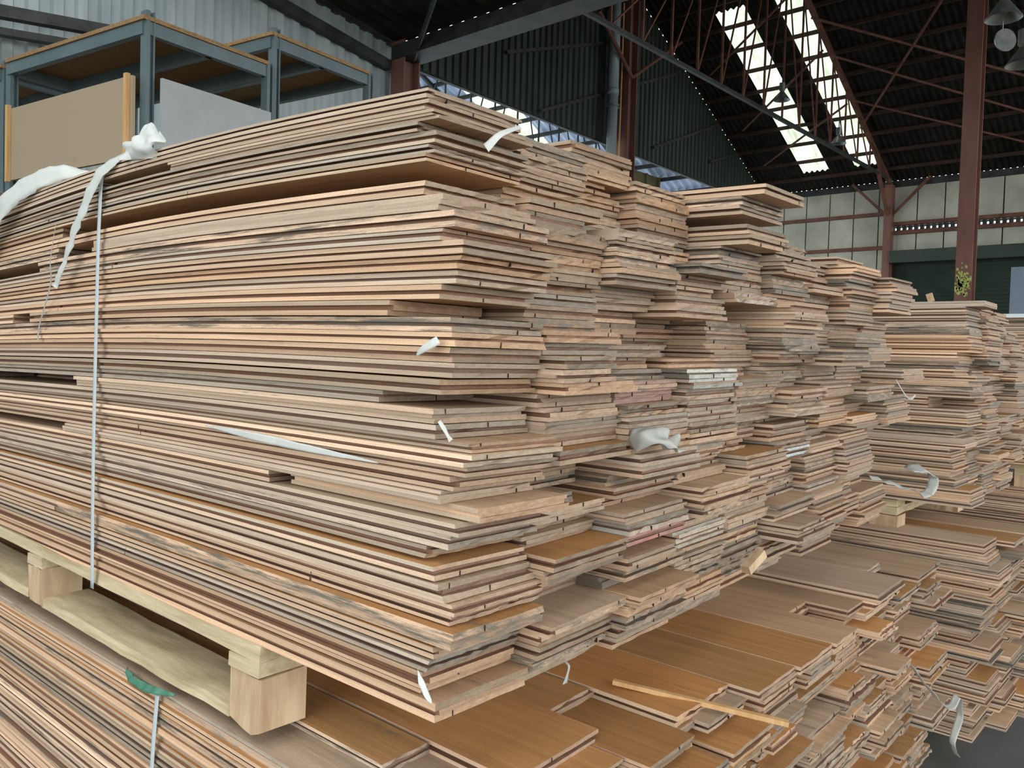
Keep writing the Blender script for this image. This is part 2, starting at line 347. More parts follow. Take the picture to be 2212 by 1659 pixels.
# lattice trusses across the bay
def truss(y, label, n=8, mat='truss', zc=4.27, group='roof trusses of the big hall'):
    e = empty('roof_truss', ((XV + XE) / 2, y, zc)); tag(e, label, 'roof truss', group)
    R = random.Random(int(y * 10))
    b = MB(); b.bar((XV + 0.2, y, zc), (XE - 0.05, y, zc), 0.05, 0.05); b.build('bottom_chord', M['darkbar'], e)
    b = MB(); b.bar((XV + 0.2, y, roof_left(XV + 0.2) - 0.16), (XR, y, ZR - 0.16), 0.07, 0.08); b.bar((XR, y, ZR - 0.16), (XE - 0.05, y, roof_right(XE - 0.05) - 0.14), 0.07, 0.08); b.build('top_chord', M[mat], e)
    xs = [XV + 0.2 + (XE - XV - 0.25) * i / (2 * n) for i in range(2 * n + 1)]
    def top(x): return (roof_left(x) if x < XR else roof_right(x)) - 0.18
    for i in range(1, 2 * n):
        x = xs[i]
        if top(x) - zc < 0.12: continue
        b = MB(); b.bar((x, y, zc), (x, y, top(x)), 0.026); b.build('post', M[mat], e)
        x2 = xs[i + 1] if i < n else xs[i - 1]
        if i != n:
            b = MB(); b.bar((x, y, zc), (x2, y, top(x2)), 0.019); b.build('diagonal', M[mat], e)
truss(4.75, 'red lattice truss that meets the far wall column, crossing the second skylight strip')
truss(10.2, 'nearest dark lattice truss seen through the opening under the partition', mat='darkbar', group='dark trusses beyond the partition')
truss(13.2, 'farther dark lattice truss seen through the opening under the partition', mat='darkbar', group='dark trusses beyond the partition')
# tie rods in the roof
def rod(p, q, r, label, mat='truss', group='roof tie rods'):
    b = MB(); b.tube(p, q, r, n=8); tag(b.build('tie_rod', M[mat]), label, 'rod', group)
def R_(x, y, d=0.18): return (x, y, roof_right(x) - d)
rod(R_(12.55, 4.75, .3), R_(15.2, 1.0, .3), 0.022, 'pale tie rod sloping from the second skylight past the sprayed red column')
rod(R_(13.3, 4.75, .3), R_(15.9, 1.2, .3), 0.020, 'second tie rod below the long pale one, right of the skylights')
rod(R_(15.0, 4.75, .3), R_(11.9, 2.1, .3), 0.022, 'tie rod rising to the top of the sprayed red column')
rod(R_(14.3, 4.75, .3), R_(16.3, 1.6, .3), 0.018, 'faint tie rod low in the dark roof right of the skylights')
rod(R_(13.2, 6.9, .3), R_(12.0, 4.8, .3), 0.02, 'tie rod crossing the first skylight near its top')
rod(R_(14.6, 6.9, .3), R_(13.2, 4.8, .3), 0.02, 'tie rod crossing the middle of the first skylight')
rod(R_(15.6, 6.9, .3), R_(14.4, 4.8, .3), 0.02, 'tie rod crossing the first skylight near its lower end')
rod((XV, 7.1, 4.15), (5.2, 5.6, 4.42), 0.03, 'dark brace at the top of the column where the pale wall ends', 'darkbar')
rod((10.95, 7.1, 5.2), (9.9, 7.05, 5.95), 0.035, 'red knee brace on the column behind the grey drainpipe', 'truss')
rod((10.95, 7.1, 5.2), (12.4, 7.05, 6.2), 0.03, 'dark knee brace right of the column with the drainpipe', 'truss')
# high bay lamps
def bell_lamp(x, y, z, s, label, disc=False):
    e = empty('high_bay_lamp', (x, y, z)); tag(e, label, 'lamp', 'hanging bell lamps')
    b = MB(); prof = [(0.20, 0), (0.19, 0.015), (0.13, 0.10), (0.08, 0.17), (0.05, 0.21), (0.05, 0.24)]
    for (ra, za), (rb, zb) in zip(prof[:-1], prof[1:]): b.tube((x, y, z + za * s), (x, y, z + zb * s), ra * s, rb * s, 20, cap=False)
    b.build('lamp_shade', M['lampmetal'], e, smooth=True)
    b = MB(); b.tube((x, y, z + 0.24 * s), (x, y, z + 0.42 * s), 0.07 * s, n=14); b.build('gear_housing', M['lampmetal'], e)
    b = MB(); b.tube((x, y, z + 0.40 * s), (x, y, z + 0.75 * s), 0.008, n=6); b.build('hanging_cord', M['darkbar'], e)
    if disc:
        b = MB(); b.tube((x + 0.02, y - 0.02, z - 0.24 * s), (x + 0.028, y - 0.012, z - 0.24 * s), 0.13 * s, n=24); b.tube((x, y, z - 0.12 * s), (x, y, z), 0.004, n=6); b.build('lens_cover', M['lampmetal'], e)
bell_lamp(11.57, 4.75, 4.56, 0.62, 'bell lamp hanging in front of the first skylight strip')
bell_lamp(13.94, 4.75, 4.39, 0.66, 'bell lamp hanging in front of the second skylight strip')
bell_lamp(7.16, 0.85, 3.45, 0.72, 'large bell lamp with a loose round cover, right of the sprayed column', True)
bell_lamp(8.0, 0.85, 3.30, 0.75, 'bell lamp cut by the right picture edge, lower than the other')
# things at the far side
b = MB(); b.box((14.0, 0.9, FLOOR), (14.04, 2.02, 2.11)); 
tag(b.build('blue_sheet', M['bluesheet']), 'pale blue grey sheet standing before the dark roller shutter', 'sheet')
# khaki ribbed box in the bay beyond
e = empty('ribbed_container', (15.0, 9.6, FLOOR)); 
b = MB(); b.box((14.2, 9.55, 4.0), (15.8, 9.75, 4.70)); b.build('body', M['khaki'], e)
for k in range(4):
    b = MB(); x = 14.2 + k * 0.517; b.box((x, 9.50, 4.0), (x + 0.05, 9.55, 4.70)); b.build('rib', M['khaki'], e)
b = MB(); [b.box((x, 9.6, FLOOR), (x + 0.1, 9.7, 4.0)) for x in (14.3, 15.6)]; b.build('stand', M['darkbar'], e)
tag(e, 'khaki ribbed box under the skylit roof beyond the big stack', 'box')

# ---------------------------------------------------------------- racks
def rack(P, dl, dr, Ll, Lr, zt, label, panels=False, back=1.0, cols=((1, 1),)):
    P = Vector(P); dl = Vector(dl); dr = Vector(dr)
    e = empty('storage_rack', (P.x, P.y, FLOOR)); tag(e, label, 'rack', 'blue grey storage racks')
    def pt(a, c, z): q = P + dl * a + dr * c; return Vector((q.x, q.y, z))
    for a in (0, Ll):
        for c in (0, Lr):
            q = pt(a, c, 0); b = MB(); top = zt + (0.03 if (a == 0 and c == 0) else 0.0)
            b.bar((q.x, q.y, FLOOR), (q.x, q.y, top), 0.022, 0.055, up=tuple(dl)); b.bar((q.x + dr.x * 0.018, q.y + dr.y * 0.018, FLOOR), (q.x + dr.x * 0.018, q.y + dr.y * 0.018, top), 0.035, 0.012, up=tuple(dl)); b.bar((q.x + dr.x * 0.036, q.y + dr.y * 0.036, FLOOR), (q.x + dr.x * 0.036, q.y + dr.y * 0.036, top), 0.008, 0.05, up=tuple(dl))
            b.build('upright', M['rack'], e)
    for z in (zt - 0.06, 1.40, 0.2):
        for (a0, c0, a1, c1) in ((0, 0, Ll, 0), (0, Lr, Ll, Lr), (0, 0, 0, Lr), (Ll, 0, Ll, Lr), (0, Lr / 2, Ll, Lr / 2)):
            b = MB(); b.bar(pt(a0, c0, z), pt(a1, c1, z), 0.04, 0.07); b.build('beam', M['rack'], e)
        b = MB(); p0, p1, p2, p3 = pt(-0.03, -0.03, z + 0.037), pt(Ll, -0.03, z + 0.037), pt(Ll, Lr, z + 0.037), pt(-0.03, Lr, z + 0.037)
        up = Vector((0, 0, 0.022)); b.add([p0, p1, p2, p3, p0 + up, p1 + up, p2 + up, p3 + up], [(0, 3, 2, 1), (4, 5, 6, 7), (0, 1, 5, 4), (1, 2, 6, 5), (2, 3, 7, 6), (3, 0, 4, 7)]); b.build('shelf_board', M['chip'], e)
    return e, pt
DL = (-0.154, 0.988, 0); DR = (0.993, 0.12, 0)
e, pt = rack((1.274, 3.721, 0), DL, DR, 1.42, 0.80, 2.29, 'nearer tall blue grey rack holding the beige and grey boards')
e2 = empty('storage_rack', (0, 0, 0)); bpy.data.objects.remove(e2)
rack(tuple(Vector((1.274, 3.721, 0)) + Vector(DL) * 1.50), DL, DR, 1.42, 0.80, 2.27, 'blue grey rack at the left picture edge, behind the beige board')
rack((2.141, 3.86, 0), DL, DR, 1.5, 0.83, 2.50, 'farther blue grey rack right of the grey board')
# boards shut in the rack
def slab(name, p0, p1, z0, z1, th, mat, label, cat):
    p0 = Vector(p0); p1 = Vector(p1); b = MB(); q0 = Vector((p0.x, p0.y, (z0 + z1) / 2)); q1 = Vector((p1.x, p1.y, (z0 + z1) / 2)); b.bar(q0, q1, th, z1 - z0)
    o = b.build(name, mat); return tag(o, label, cat) if label else o
p = pt(0.02, -0.05, 0); q = pt(1.30, -0.05, 0)
e = empty('beige_board', (p.x, p.y, 1.52)); tag(e, 'large beige board with pine edge battens, fixed across the near rack', 'board')
b = MB(); b.bar((p.x, p.y, 1.745), (q.x, q.y, 1.735), 0.02, 0.44); b.build('panel', M['beige'], e)
for s in (0.05, 1.29):
    c = pt(s, -0.072, 0); b = MB(); b.bar((c.x, c.y, 1.505), (c.x, c.y, 1.975), 0.022, 0.03, up=DL); b.build('batten', M['batten'], e)
p = pt(-0.07, 0.05, 0); q = pt(-0.07, 0.78, 0)
slab('grey_board', p, q, 1.47, 1.965, 0.02, M['greyboard'], 'pale grey board filling the right face of the near rack', 'board')

# ---------------------------------------------------------------- floorboards
LIP = (0.64, 0.47, 0.332); LIPG = (0.46, 0.39, 0.30); CORE = (0.22, 0.125, 0.08); END = (0.36, 0.255, 0.172); ENDG = (0.27, 0.215, 0.155)  # CORE: brown board core, darkened further to deepen the groove shade
FACE_T = (0.48, 0.335, 0.215); FACE_O = (0.45, 0.24, 0.095); FACE_P = (0.50, 0.37, 0.26)
BOARDS = []   # all board specs
def spec(**k): BOARDS.append(k); return k
def warp_main(x, y, z):
    h = max(0.0, z / 0.88)
    w = 0.040 * max(0, x - 0.2) * max(0.0, 1 - h * 0.85)
    w += 0.024 * h ** 4 * math.sin(min(1.0, max(0, y) / 2.0) * math.pi) if x < 0.25 else 0.010 * h ** 4 * math.sin(min(1, max(0, y) / 2) * math.pi)
    w += -0.014 * (1 - h) * max(0, y) * 0.6 + 0.008 * h * math.sin(y * 1.9)
    return w
def warp_low(x, y, z):
    return 0.040 * x - 0.010 * max(0, y - 0.5)
def warp_none(x, y, z): return 0.0
def board_mesh(s):
    """tongue-and-groove board: top lip, core, bottom lip; returns verts, faces, rgba per face"""
    R = random.Random(s['seed'])
    x0, x1, y0, y1, z0, t = s['x0'], s['x1'], s['y0'], s['y1'], s['z0'], s['t']
    warp = s['warp']; kind = s['kind']; near = s.get('near', True)
    ny = 9 if near else 4; nw = 6 if near else 2
    yaw = s.get('yaw', R.gauss(0, 0.0015)); roll = R.gauss(0, 0.0025)
    V = []; F = []; Cc = []
    ragged = R.random() < 0.16
    if near and ragged: nw = 12
    gd = R.uniform(0.005, 0.010)
    b1, b2 = (0.36, 0.66) if kind != 'thin' else (0.45, 0.6)
    b1 += R.gauss(0, 0.03); b2 += R.gauss(0, 0.03)
    if kind == 'solid': ex = 0.0; ey = -0.0005; 
    elif kind == 'tongue': ex = -0.006; ey = R.choice((gd, 0.0))
    else: ex = gd; ey = gd if R.random() < 0.75 else -0.004
    zz = [0.0, b1 * t, b2 * t, t]
    j = lambda a=0.0015: R.gauss(0, a)
    ss = R.choice((0, 0, 0.004, -0.004))
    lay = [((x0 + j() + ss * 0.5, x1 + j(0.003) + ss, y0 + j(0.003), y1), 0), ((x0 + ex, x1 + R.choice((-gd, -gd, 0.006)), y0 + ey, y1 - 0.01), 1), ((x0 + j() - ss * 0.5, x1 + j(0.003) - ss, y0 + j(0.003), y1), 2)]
    tone = s['tone']; br = R.gauss(1.0, 0.10)
    grey_e = R.random() < s.get('pgrey', 0.35); grey_s = R.random() < s.get('pgrey', 0.35) * 0.6
    dirt = min(0.62, max(0.0, R.gauss(0.22, 0.22))) if R.random() < 0.6 else 0.05
    if R.random() < 0.012: dirt = 0.8
    warmth = R.gauss(0, 0.05)
    def cc(c, k=1.0, d=None): return (c[0] * br * k * (1 + warmth), c[1] * br * k, c[2] * br * k * (1 - warmth), min(1.0, dirt if d is None else d))
    facec = {'o': FACE_O, 't': FACE_T, 'p': FACE_P}[tone]
    facec_b = FACE_T if tone != 'p' else FACE_P
    ys = [0.0] + [((i + 1) / ny) ** 1.3 for i in range(ny)]
    xm = (x0 + x1) / 2
    for (xa, xb, ya, yb), k in lay:
        base = len(V)
        za, zb = z0 + zz[k], z0 + zz[k + 1]
        torn = (0.0017 if ragged else 0.0007) if near else 0
        rag = [[R.gauss(0, torn) - (R.random() < 0.04) * R.uniform(0, 0.006) * (near) for _ in range(nw + 1)] for _ in range(2)]
        for iy, fy in enumerate(ys):
            for iz, z in enumerate((za, zb)):
                for ix in range(nw + 1):
                    x = xa + (xb - xa) * ix / nw; y = ya + (yb - ya) * fy
                    if iy == 0: y -= rag[iz][ix]
                    X = x + yaw * (y - y0) * 1.0; Z = z + roll * (x - xm)
                    Z += warp(X, y, z)
                    V.append((X, y, Z))
        row = 2 * (nw + 1); w1 = nw + 1
        lip = k != 1
        if k == 2: gs = grey_s
        elif k == 0: gs = grey_s and R.random() < 0.5
        else: gs = False
        kk = R.gauss(1, 0.11)
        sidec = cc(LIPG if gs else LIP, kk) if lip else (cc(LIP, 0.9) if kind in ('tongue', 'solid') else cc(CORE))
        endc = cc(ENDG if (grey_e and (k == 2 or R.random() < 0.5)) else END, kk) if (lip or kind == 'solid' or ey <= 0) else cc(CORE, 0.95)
        if s.get('tint') and (lip or kind == 'solid'): endc = cc(s['tint'], kk, 0.3)
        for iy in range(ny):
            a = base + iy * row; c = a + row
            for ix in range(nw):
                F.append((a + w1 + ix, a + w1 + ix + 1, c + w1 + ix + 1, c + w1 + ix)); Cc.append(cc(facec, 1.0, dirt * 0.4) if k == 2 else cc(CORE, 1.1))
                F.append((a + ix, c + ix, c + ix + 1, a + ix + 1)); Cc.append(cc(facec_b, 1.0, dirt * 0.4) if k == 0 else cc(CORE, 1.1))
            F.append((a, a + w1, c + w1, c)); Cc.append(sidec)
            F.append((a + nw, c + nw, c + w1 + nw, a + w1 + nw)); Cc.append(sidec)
        a = base; c = base + ny * row
        for ix in range(nw):
            F.append((a + ix, a + ix + 1, a + w1 + ix + 1, a + w1 + ix)); Cc.append(endc)
            F.append((c + ix, c + w1 + ix, c + w1 + ix + 1, c + ix + 1)); Cc.append(endc)
        if near and lip and R.random() < 0.45:      # butt joint between lamellas
            xj = R.uniform(xa + 0.02, xb - 0.02); yj = ya - 0.0016; bb = len(V)
            for (dx, yy) in ((-0.0006, yj), (0.0006, yj), (0.0006, ya + 0.004), (-0.0006, ya + 0.004)):
                for z in (za + 0.0003, zb - 0.0003):
                    V.append((xj + dx, yy, z + roll * (xj - xm) + warp(xj, yy, z)))
            for q in ((0, 2, 3, 1), (2, 4, 5, 3), (4, 6, 7, 5), (6, 0, 1, 7)):
                F.append(tuple(bb + i for i in q)); Cc.append((0.04, 0.025, 0.018, 0))
    return V, F, Cc
def make_board_object(name, V, F, Cc, loc):
    me = bpy.data.meshes.new(name)
    me.from_pydata([(v[0] - loc[0], v[1] - loc[1], v[2] - loc[2]) for v in V], [], F)
    at = me.attributes.new('Col', 'FLOAT_COLOR', 'FACE')
    at.data.foreach_set('color', [x for c in Cc for x in c])
    me.materials.append(M['board']); me.update()
    o = bpy.data.objects.new(name, me); COL.objects.link(o); o.location = loc
    return o

# --- big strapped bundle: column 0 read off the photo.  (z_top, thickness, y of the near end, kind, tone, first y if the layer starts behind a gap)
def zpx(y): return (1568 - y) * 0.88 / 1381
def epx(x): return (950 - x) * 0.00092
C0 = [  # ytop, ybot, xcorner, kind, tone, gap
 (177, 200, 898, 'groove', 't'), (202, 228, 900, 'groove', 't'), (228, 249, 918, 'solid', 't'), (249, 270, 880, 'groove', 't'), (270, 300, 916, 'groove', 't'),
 (300, 320, 914, 'groove', 't'), (320, 341, 905, 'groove', 't'), ('gap', 341, 376, 1.35),
 (376, 408, 895, 'groove', 't'), (410, 447, 934, 'solid', 'p'), (448, 484, 965, 'groove', 't'), (484, 511, 938, 'groove', 't'), (511, 543, 978, 'groove', 't'),
 (543, 573, 965, 'groove', 't'), (573, 604, 955, 'groove', 't'), (604, 637, 932, 'groove', 't'), ('gap', 637, 675, 0.12),
 (675, 708, 953, 'groove', 't'), (708, 740, 973, 'groove', 't'), (740, 774, 958, 'groove', 't'), (774, 808, 962, 'groove', 't'), (810, 844, 950, 'groove', 't'),
 ('gap', 844, 875, 0.13), (875, 910, 932, 'solid', 't'), (910, 944, 930, 'groove', 't'), (944, 966, 1000, 'groove', 't'), (966, 995, 1003, 'groove', 't'),
 (995, 1020, 985, 'groove', 'o'), (1020, 1053, 968, 'groove', 't'), (1053, 1082, 951, 'tongue', 'p'), (1082, 1115, 1008, 'solid', 'p'), (1116, 1147, 982, 'groove', 't'),
 (1147, 1184, 958, 'groove', 't'), (1186, 1216, 908, 'groove', 't'), (1223, 1254, 936, 'groove', 'o'), (1257, 1297, 957, 'groove', 't'), (1298, 1326, 968, 'groove', 't'),
 (1326, 1352, 962, 'groove', 't'), (1354, 1394, 980, 'solid', 'o'), (1396, 1427, 940, 'groove', 'o'), (1430, 1458, 933, 'groove', 't'), (1459, 1491, 929, 'groove', 't'),
 (1492, 1518, 908, 'groove', 't'), (1520, 1567, 944, 'groove', 't')]
INSET = {1186: 0.014, 1326: 0.015, 1298: 0.009, 1147: 0.006, 1430: -0.004, 573: 0.008, 995: 0.006, 676: 0.004, 270: 0.006}
TINT = {2: [(0.17, 0.20, (0.40, 0.20, 0.165)), (0.44, 0.47, (0.36, 0.22, 0.18))], 3: [(0.455, 0.49, (0.44, 0.45, 0.41)), (0.12, 0.185, (0.36, 0.33, 0.27))], 4: [(0.64, 0.66, (0.40, 0.34, 0.30))], 5: [(0.27, 0.29, (0.5, 0.5, 0.45))]}
SPLIT = {410: (1.17, 1.37), 448: (1.50, 2.0), 875: (1.25, 2.1), 1053: (1.33, 2.1), 1082: (0.39, 0.43), 228: (0.80, 1.12), 1326: (0.32, 0.3215)}
sd = 1000; n0 = 0
RB = random.Random(77)
for row in C0:
    sd += 1
    if row[0] == 'gap':
        zt, zb, g = zpx(row[1]), zpx(row[2]), row[3]
        n0 += 1
        if row[1] == 637:
            spec(stack='big', col=0, layer=n0, x0=0.0, x1=0.197, y0=1.69, y1=2.6, z0=zb + 0.001, t=zt - zb - 0.002, kind='groove', tone='t', seed=sd + 70000, warp=warp_main, rear=True)
        spec(stack='big', col=0, layer=n0, x0=0.0, x1=0.197, y0=g, y1=1.55 if row[1] == 637 else 2.6, z0=zb + 0.001, t=zt - zb - 0.002, kind='groove', tone='t', seed=sd, warp=warp_main, gapped=True)
        continue
    zt, zb, xc, kind, tone = zpx(row[0]), zpx(row[1]), row[2], row[3], row[4]
    n0 += 1
    x0 = 0.0 + RB.gauss(0, 0.0035)
    x0 += INSET.get(row[0], 0)
    sp = SPLIT.get(row[0])
    if sp is None and RB.random() < 0.35: q = RB.uniform(0.25, 1.7); sp = (q, q + 0.0015)
    if row[0] == 1082: x0 = 0.02
    if row[0] == 944: x0 = 0.012
    kw = dict(stack='big', col=0, layer=n0, z0=zb + 0.0006, t=zt - zb - 0.0012, tone=tone, warp=warp_main)
    spec(x0=x0, x1=x0 + 0.197, y0=epx(xc), y1=sp[0] if sp else 2.6 + RB.uniform(-0.05, 0.05), kind=kind, seed=sd, yaw=0.0, **kw)
    if sp:
        xr = 0.0 if row[0] == 1082 else x0
        spec(x0=xr, x1=xr + 0.197, y0=sp[1], y1=2.62, kind='groove', seed=sd + (0 if sp[1] - sp[0] < 0.01 else 60000), yaw=0.0, rear=True, **kw)
# --- the other columns of the big bundle
#   features: column -> list of (z_lo, z_hi, y of the near end); the rest wanders
FEAT = {1: [(0.835, 0.90, 0.075), (0.76, 0.835, 0.085), (0.66, 0.76, 0.03), (0.345, 0.385, -0.048), (0.385, 0.44, -0.015), (0.17, 0.215, -0.035), (0.145, 0.17, 0.0), (0.56, 0.66, 0.035), (0.0, 0.03, 0.012)],
        2: [(0.84, 0.92, 0.115), (0.80, 0.84, 0.125), (0.74, 0.80, 0.135), (0.64, 0.68, -0.004), (0.60, 0.64, 0.045), (0.545, 0.60, 0.09), (0.43, 0.47, -0.008), (0.315, 0.36, -0.058), (0.26, 0.315, 0.0), (0.19, 0.245, -0.045), (0.12, 0.165, -0.04), (0.47, 0.53, 0.03)],
        3: [(0.70, 0.89, 0.10), (0.60, 0.68, 0.0), (0.50, 0.54, 0.02), (0.45, 0.50, -0.03), (0.52, 0.60, 0.14), (0.34, 0.40, -0.035), (0.20, 0.26, -0.062), (0.10, 0.19, -0.01), (0.0, 0.05, -0.01)],
        4: [(0.852, 0.90, -0.075), (0.822, 0.852, -0.03), (0.800, 0.822, 0.25), (0.765, 0.800, -0.035), (0.70, 0.755, 0.03), (0.66, 0.70, 0.02), (0.60, 0.64, 0.12), (0.48, 0.58, 0.045), (0.40, 0.46, -0.03), (0.25, 0.30, -0.055)],
        5: [(0.745, 0.79, 0.0), (0.70, 0.745, -0.03), (0.64, 0.70, 0.0), (0.38, 0.43, -0.065)],
        6: [(0.70, 0.78, 0.03), (0.49, 0.53, -0.10), (0.41, 0.45, -0.05), (0.60, 0.68, 0.03)],
        7: [(0.60, 0.70, -0.02), (0.24, 0.28, -0.03), (0.40, 0.44, -0.09)],
        8: [(0.32, 0.40, -0.07), (0.44, 0.48, -0.11)]}
TOPZ = {1: 0.880, 2: 0.908, 3: 0.878, 4: 0.885, 5: 0.785, 6: 0.775, 7: 0.785, 8: 0.775}
NTHICK = {2: [0.80]}
for c in range(1, 9):
    R = random.Random(500 + c); zz = 0.0; lay = []; e = 0.0; run = 0; gapt = 0
    while zz < TOPZ[c] - 0.012:
        t = 0.0205 * R.uniform(0.92, 1.1); kind = R.choices(('groove', 'solid', 'tongue', 'thin'), (0.62, 0.14, 0.12, 0.12))[0]
        if run <= 0: e = R.gauss(0.006, 0.026) - (R.random() < 0.10) * 0.04; run = R.choice((1, 2, 2, 3, 4, 5))
        run -= 1
        y0 = e + R.gauss(0, 0.005)
        zm = zz + t / 2
        for (a, b_, v) in FEAT.get(c, ()):
            if a <= zm <= b_: y0 = v + R.gauss(0, 0.004); run = 0
        lay.append((zz, t, kind, y0)); zz += t
    for i, (z, t, kind, y0) in enumerate(reversed(lay)):
        sd += 1
        x0 = 0.205 * c + R.gauss(0, 0.004) + (R.random() < 0.08) * 0.012
        tone = R.choices('top', (0.72, 0.10, 0.18))[0]
        tint = [q[2] for q in TINT.get(c, ()) if q[0] <= z + t / 2 <= q[1]]
        w = 0.197 if R.random() > 0.06 else R.uniform(0.12, 0.17)
        spec(stack='big', col=c, layer=i + 1, x0=x0, x1=x0 + w, y0=y0, y1=2.55 + R.uniform(-0.08, 0.08), z0=z + 0.0005, t=t - 0.001, kind=kind, tone=tone, seed=sd, warp=warp_main, near=c < 6, yaw=R.gauss(0, 0.002), pgrey=0.45, tint=tint[0] if tint else None)
# --- lower bundle: named top boards, then columns of steps
ZL = -0.162
TOP = [(-0.015, 0.082, -0.19, 0.26, 'p', 0), (0.087, 0.19, 0.21, 0.0, 'o', 0), (0.192, 0.414, 0.018, 0.0, 'o', 0), (0.418, 0.552, 0.130, 0.0, 'o', 0), (0.556, 0.753, -0.062, 0.0, 'o', 0), (0.758, 0.932, -0.128, 0.0, 'o', 0),
       (0.936, 1.112, -0.136, 0.0, 'o', 0), (1.116, 1.25, -0.145, 0.0, 't', 0), (1.255, 1.36, 0.02, 0.0, 't', 0), (1.365, 1.47, -0.085, 0.0, 't', 0), (1.475, 1.685, -0.125, 0.021, 'p', 0), (1.69, 1.80, -0.02, 0.021, 't', 0), (1.805, 2.02, -0.13, 0.0, 't', 0)]
for i, (xa, xb, y0, dz, tone, _) in enumerate(TOP):
    sd += 1
    if i == 0: continue
    spec(stack='low', col=i, layer=1, x0=xa, x1=xb, y0=y0, y1=2.65, z0=ZL - 0.021 + (dz if dz else 0), t=0.0205, kind='groove', tone=tone, seed=sd, warp=warp_low, yaw=0.0, pgrey=0.2, top=True)
    if dz:
        sd += 1; spec(stack='low', col=i, layer=2, x0=xa, x1=xb, y0=y0 + 0.01, y1=2.65, z0=ZL - 0.021, t=0.0205, kind='groove', tone=tone, seed=sd, warp=warp_low, yaw=0.0, pgrey=0.2)
for c in range(10):
    R = random.Random(900 + c); e = 0; run = 0; xw = 0.205 * c - 0.005
    for i in range(29):
        z = ZL - 0.021 * (i + 2); sd += 1
        if run <= 0: e = R.gauss(-0.10 if c > 2 else -0.06, 0.045); run = R.choice((1, 1, 2, 2, 3, 4))
        run -= 1
        y0 = e + R.gauss(0, 0.006)
        if i < 4: y0 = max(y0, -0.05 - 0.03 * i) if c < 4 else max(y0, -0.13 - 0.02 * i)
        if i == 0 and c in (2, 3, 4): y0 = -0.10
        if i in (2, 3) and c in (1, 2, 3): y0 = -0.15
        if c == 0 and i == 0: y0 = -0.03
        if c == 0 and i > 0: y0 = max(y0, 0.02)
        w = R.choice((0.197, 0.197, 0.197, 0.15, 0.12))
        tone = R.choices('top', (0.4, 0.45, 0.15))[0]
        if i < 5 and c > 0: tone = R.choices('to', (0.25, 0.75))[0]
        if c == 0 and i == 0: tone = 'p'
        kind = R.choices(('groove', 'solid', 'tongue', 'thin'), (0.6, 0.16, 0.12, 0.12))[0]
        xo = R.gauss(0, 0.004)
        spec(stack='low', col=c, layer=i + 2, x0=xw + xo, x1=xw + xo + w, y0=y0, y1=2.65, z0=z, t=0.0205, kind=kind, tone=tone, seed=sd, warp=warp_low, yaw=R.gauss(0, 0.0015), pgrey=0.4, near=True, deep=i > 18)
        if w < 0.17:
            sd += 1; spec(stack='low', col=c, layer=i + 2, x0=xw + xo + w + 0.004, x1=xw + 0.200, y0=y0 + R.uniform(0, 0.06), y1=2.65, z0=z, t=0.0205, kind='solid', tone=tone, seed=sd, warp=warp_low, yaw=0.0, pgrey=0.4, near=False, filler=True)
# --- second pair of bundles, to the right
def side_stack(name, X0, ncol, z0, ztop, yb, seed, L=1.8, slopec=0.0, w=0.2, col_drop=0.02):
    global sd
    for c in range(ncol):
        R = random.Random(seed + c); e = 0; run = 0; z = z0; lay = []
        zt = ztop - col_drop * c + R.uniform(-0.02, 0.02) * (c > 0)
        while z < zt:
            t = 0.0205 * R.uniform(0.94, 1.08)
            if run <= 0: e = R.gauss(yb, 0.03); run = R.choice((1, 2, 3, 4))
            run -= 1
            lay.append((z, t, e + R.gauss(0, 0.006))); z += t
        for i, (z, t, y0) in enumerate(reversed(lay)):
            sd += 1; xo = R.gauss(0, 0.005)
            spec(stack=name, col=c, layer=i + 1, x0=X0 + w * c + xo, x1=X0 + w * c + xo + w - 0.006, y0=y0 + slopec * c, y1=y0 + L, z0=z, t=t - 0.001, kind=R.choices(('groove', 'solid', 'tongue'), (0.7, 0.15, 0.15))[0], tone=R.choices('top', (0.6, 0.2, 0.2))[0], seed=sd, warp=warp_none, near=False, pgrey=0.25 if c == 0 else 0.5)
side_stack('right', 2.50, 5, 0.02, 0.755, -0.06, 2000)
side_stack('rightlow', 2.44, 5, -0.79, -0.10, -0.17, 2100, slopec=-0.02)
side_stack('third', 4.3, 3, 0.02, 0.79, -0.35, 2200, L=3.0, col_drop=0.0)
side_stack('thirdlow', 4.25, 3, -0.79, -0.12, -0.45, 2300, L=3.0, col_drop=0.0)

# the 300 boards that show largest stay objects of their own: count how many sight lines each one catches
from mathutils.bvhtree import BVHTree
def largest_in_view(n_keep, step=5):
    vs, ps, who = [], [], []
    for i, s in enumerate(BOARDS):
        y1 = min(s['y1'], 3.0); b0 = len(vs); n = 5
        for k in range(n + 1):
            y = s['y0'] + (y1 - s['y0']) * k / n
            for x, z in ((s['x0'], s['z0']), (s['x1'], s['z0']), (s['x1'], s['z0'] + s['t']), (s['x0'], s['z0'] + s['t'])):
                vs.append((x, y, z + s['warp'](x, y, z)))
        for k in range(n):
            for q in range(4):
                ps.append((b0 + 4 * k + q, b0 + 4 * k + (q + 1) % 4, b0 + 4 * k + 4 + (q + 1) % 4, b0 + 4 * k + 4 + q)); who.append(i)
        ps.append((b0, b0 + 1, b0 + 2, b0 + 3)); who.append(i)
    tree = BVHTree.FromPolygons(vs, ps); cnt = {}; m3 = cam.matrix_world.to_3x3()
    for py in range(2, 1659, step):
        for px in range(2, 2212, step):
            d = m3 @ Vector(((px - 1106) / 1800.0, -(py - 829.5) / 1800.0, -1.0))
            h = tree.ray_cast(CAM, d.normalized())
            if h[0] is not None: cnt[who[h[2]]] = cnt.get(who[h[2]], 0) + 1
    return set(sorted(cnt, key=lambda k: (-cnt[k], k))[:n_keep])
BIG = largest_in_view(300)
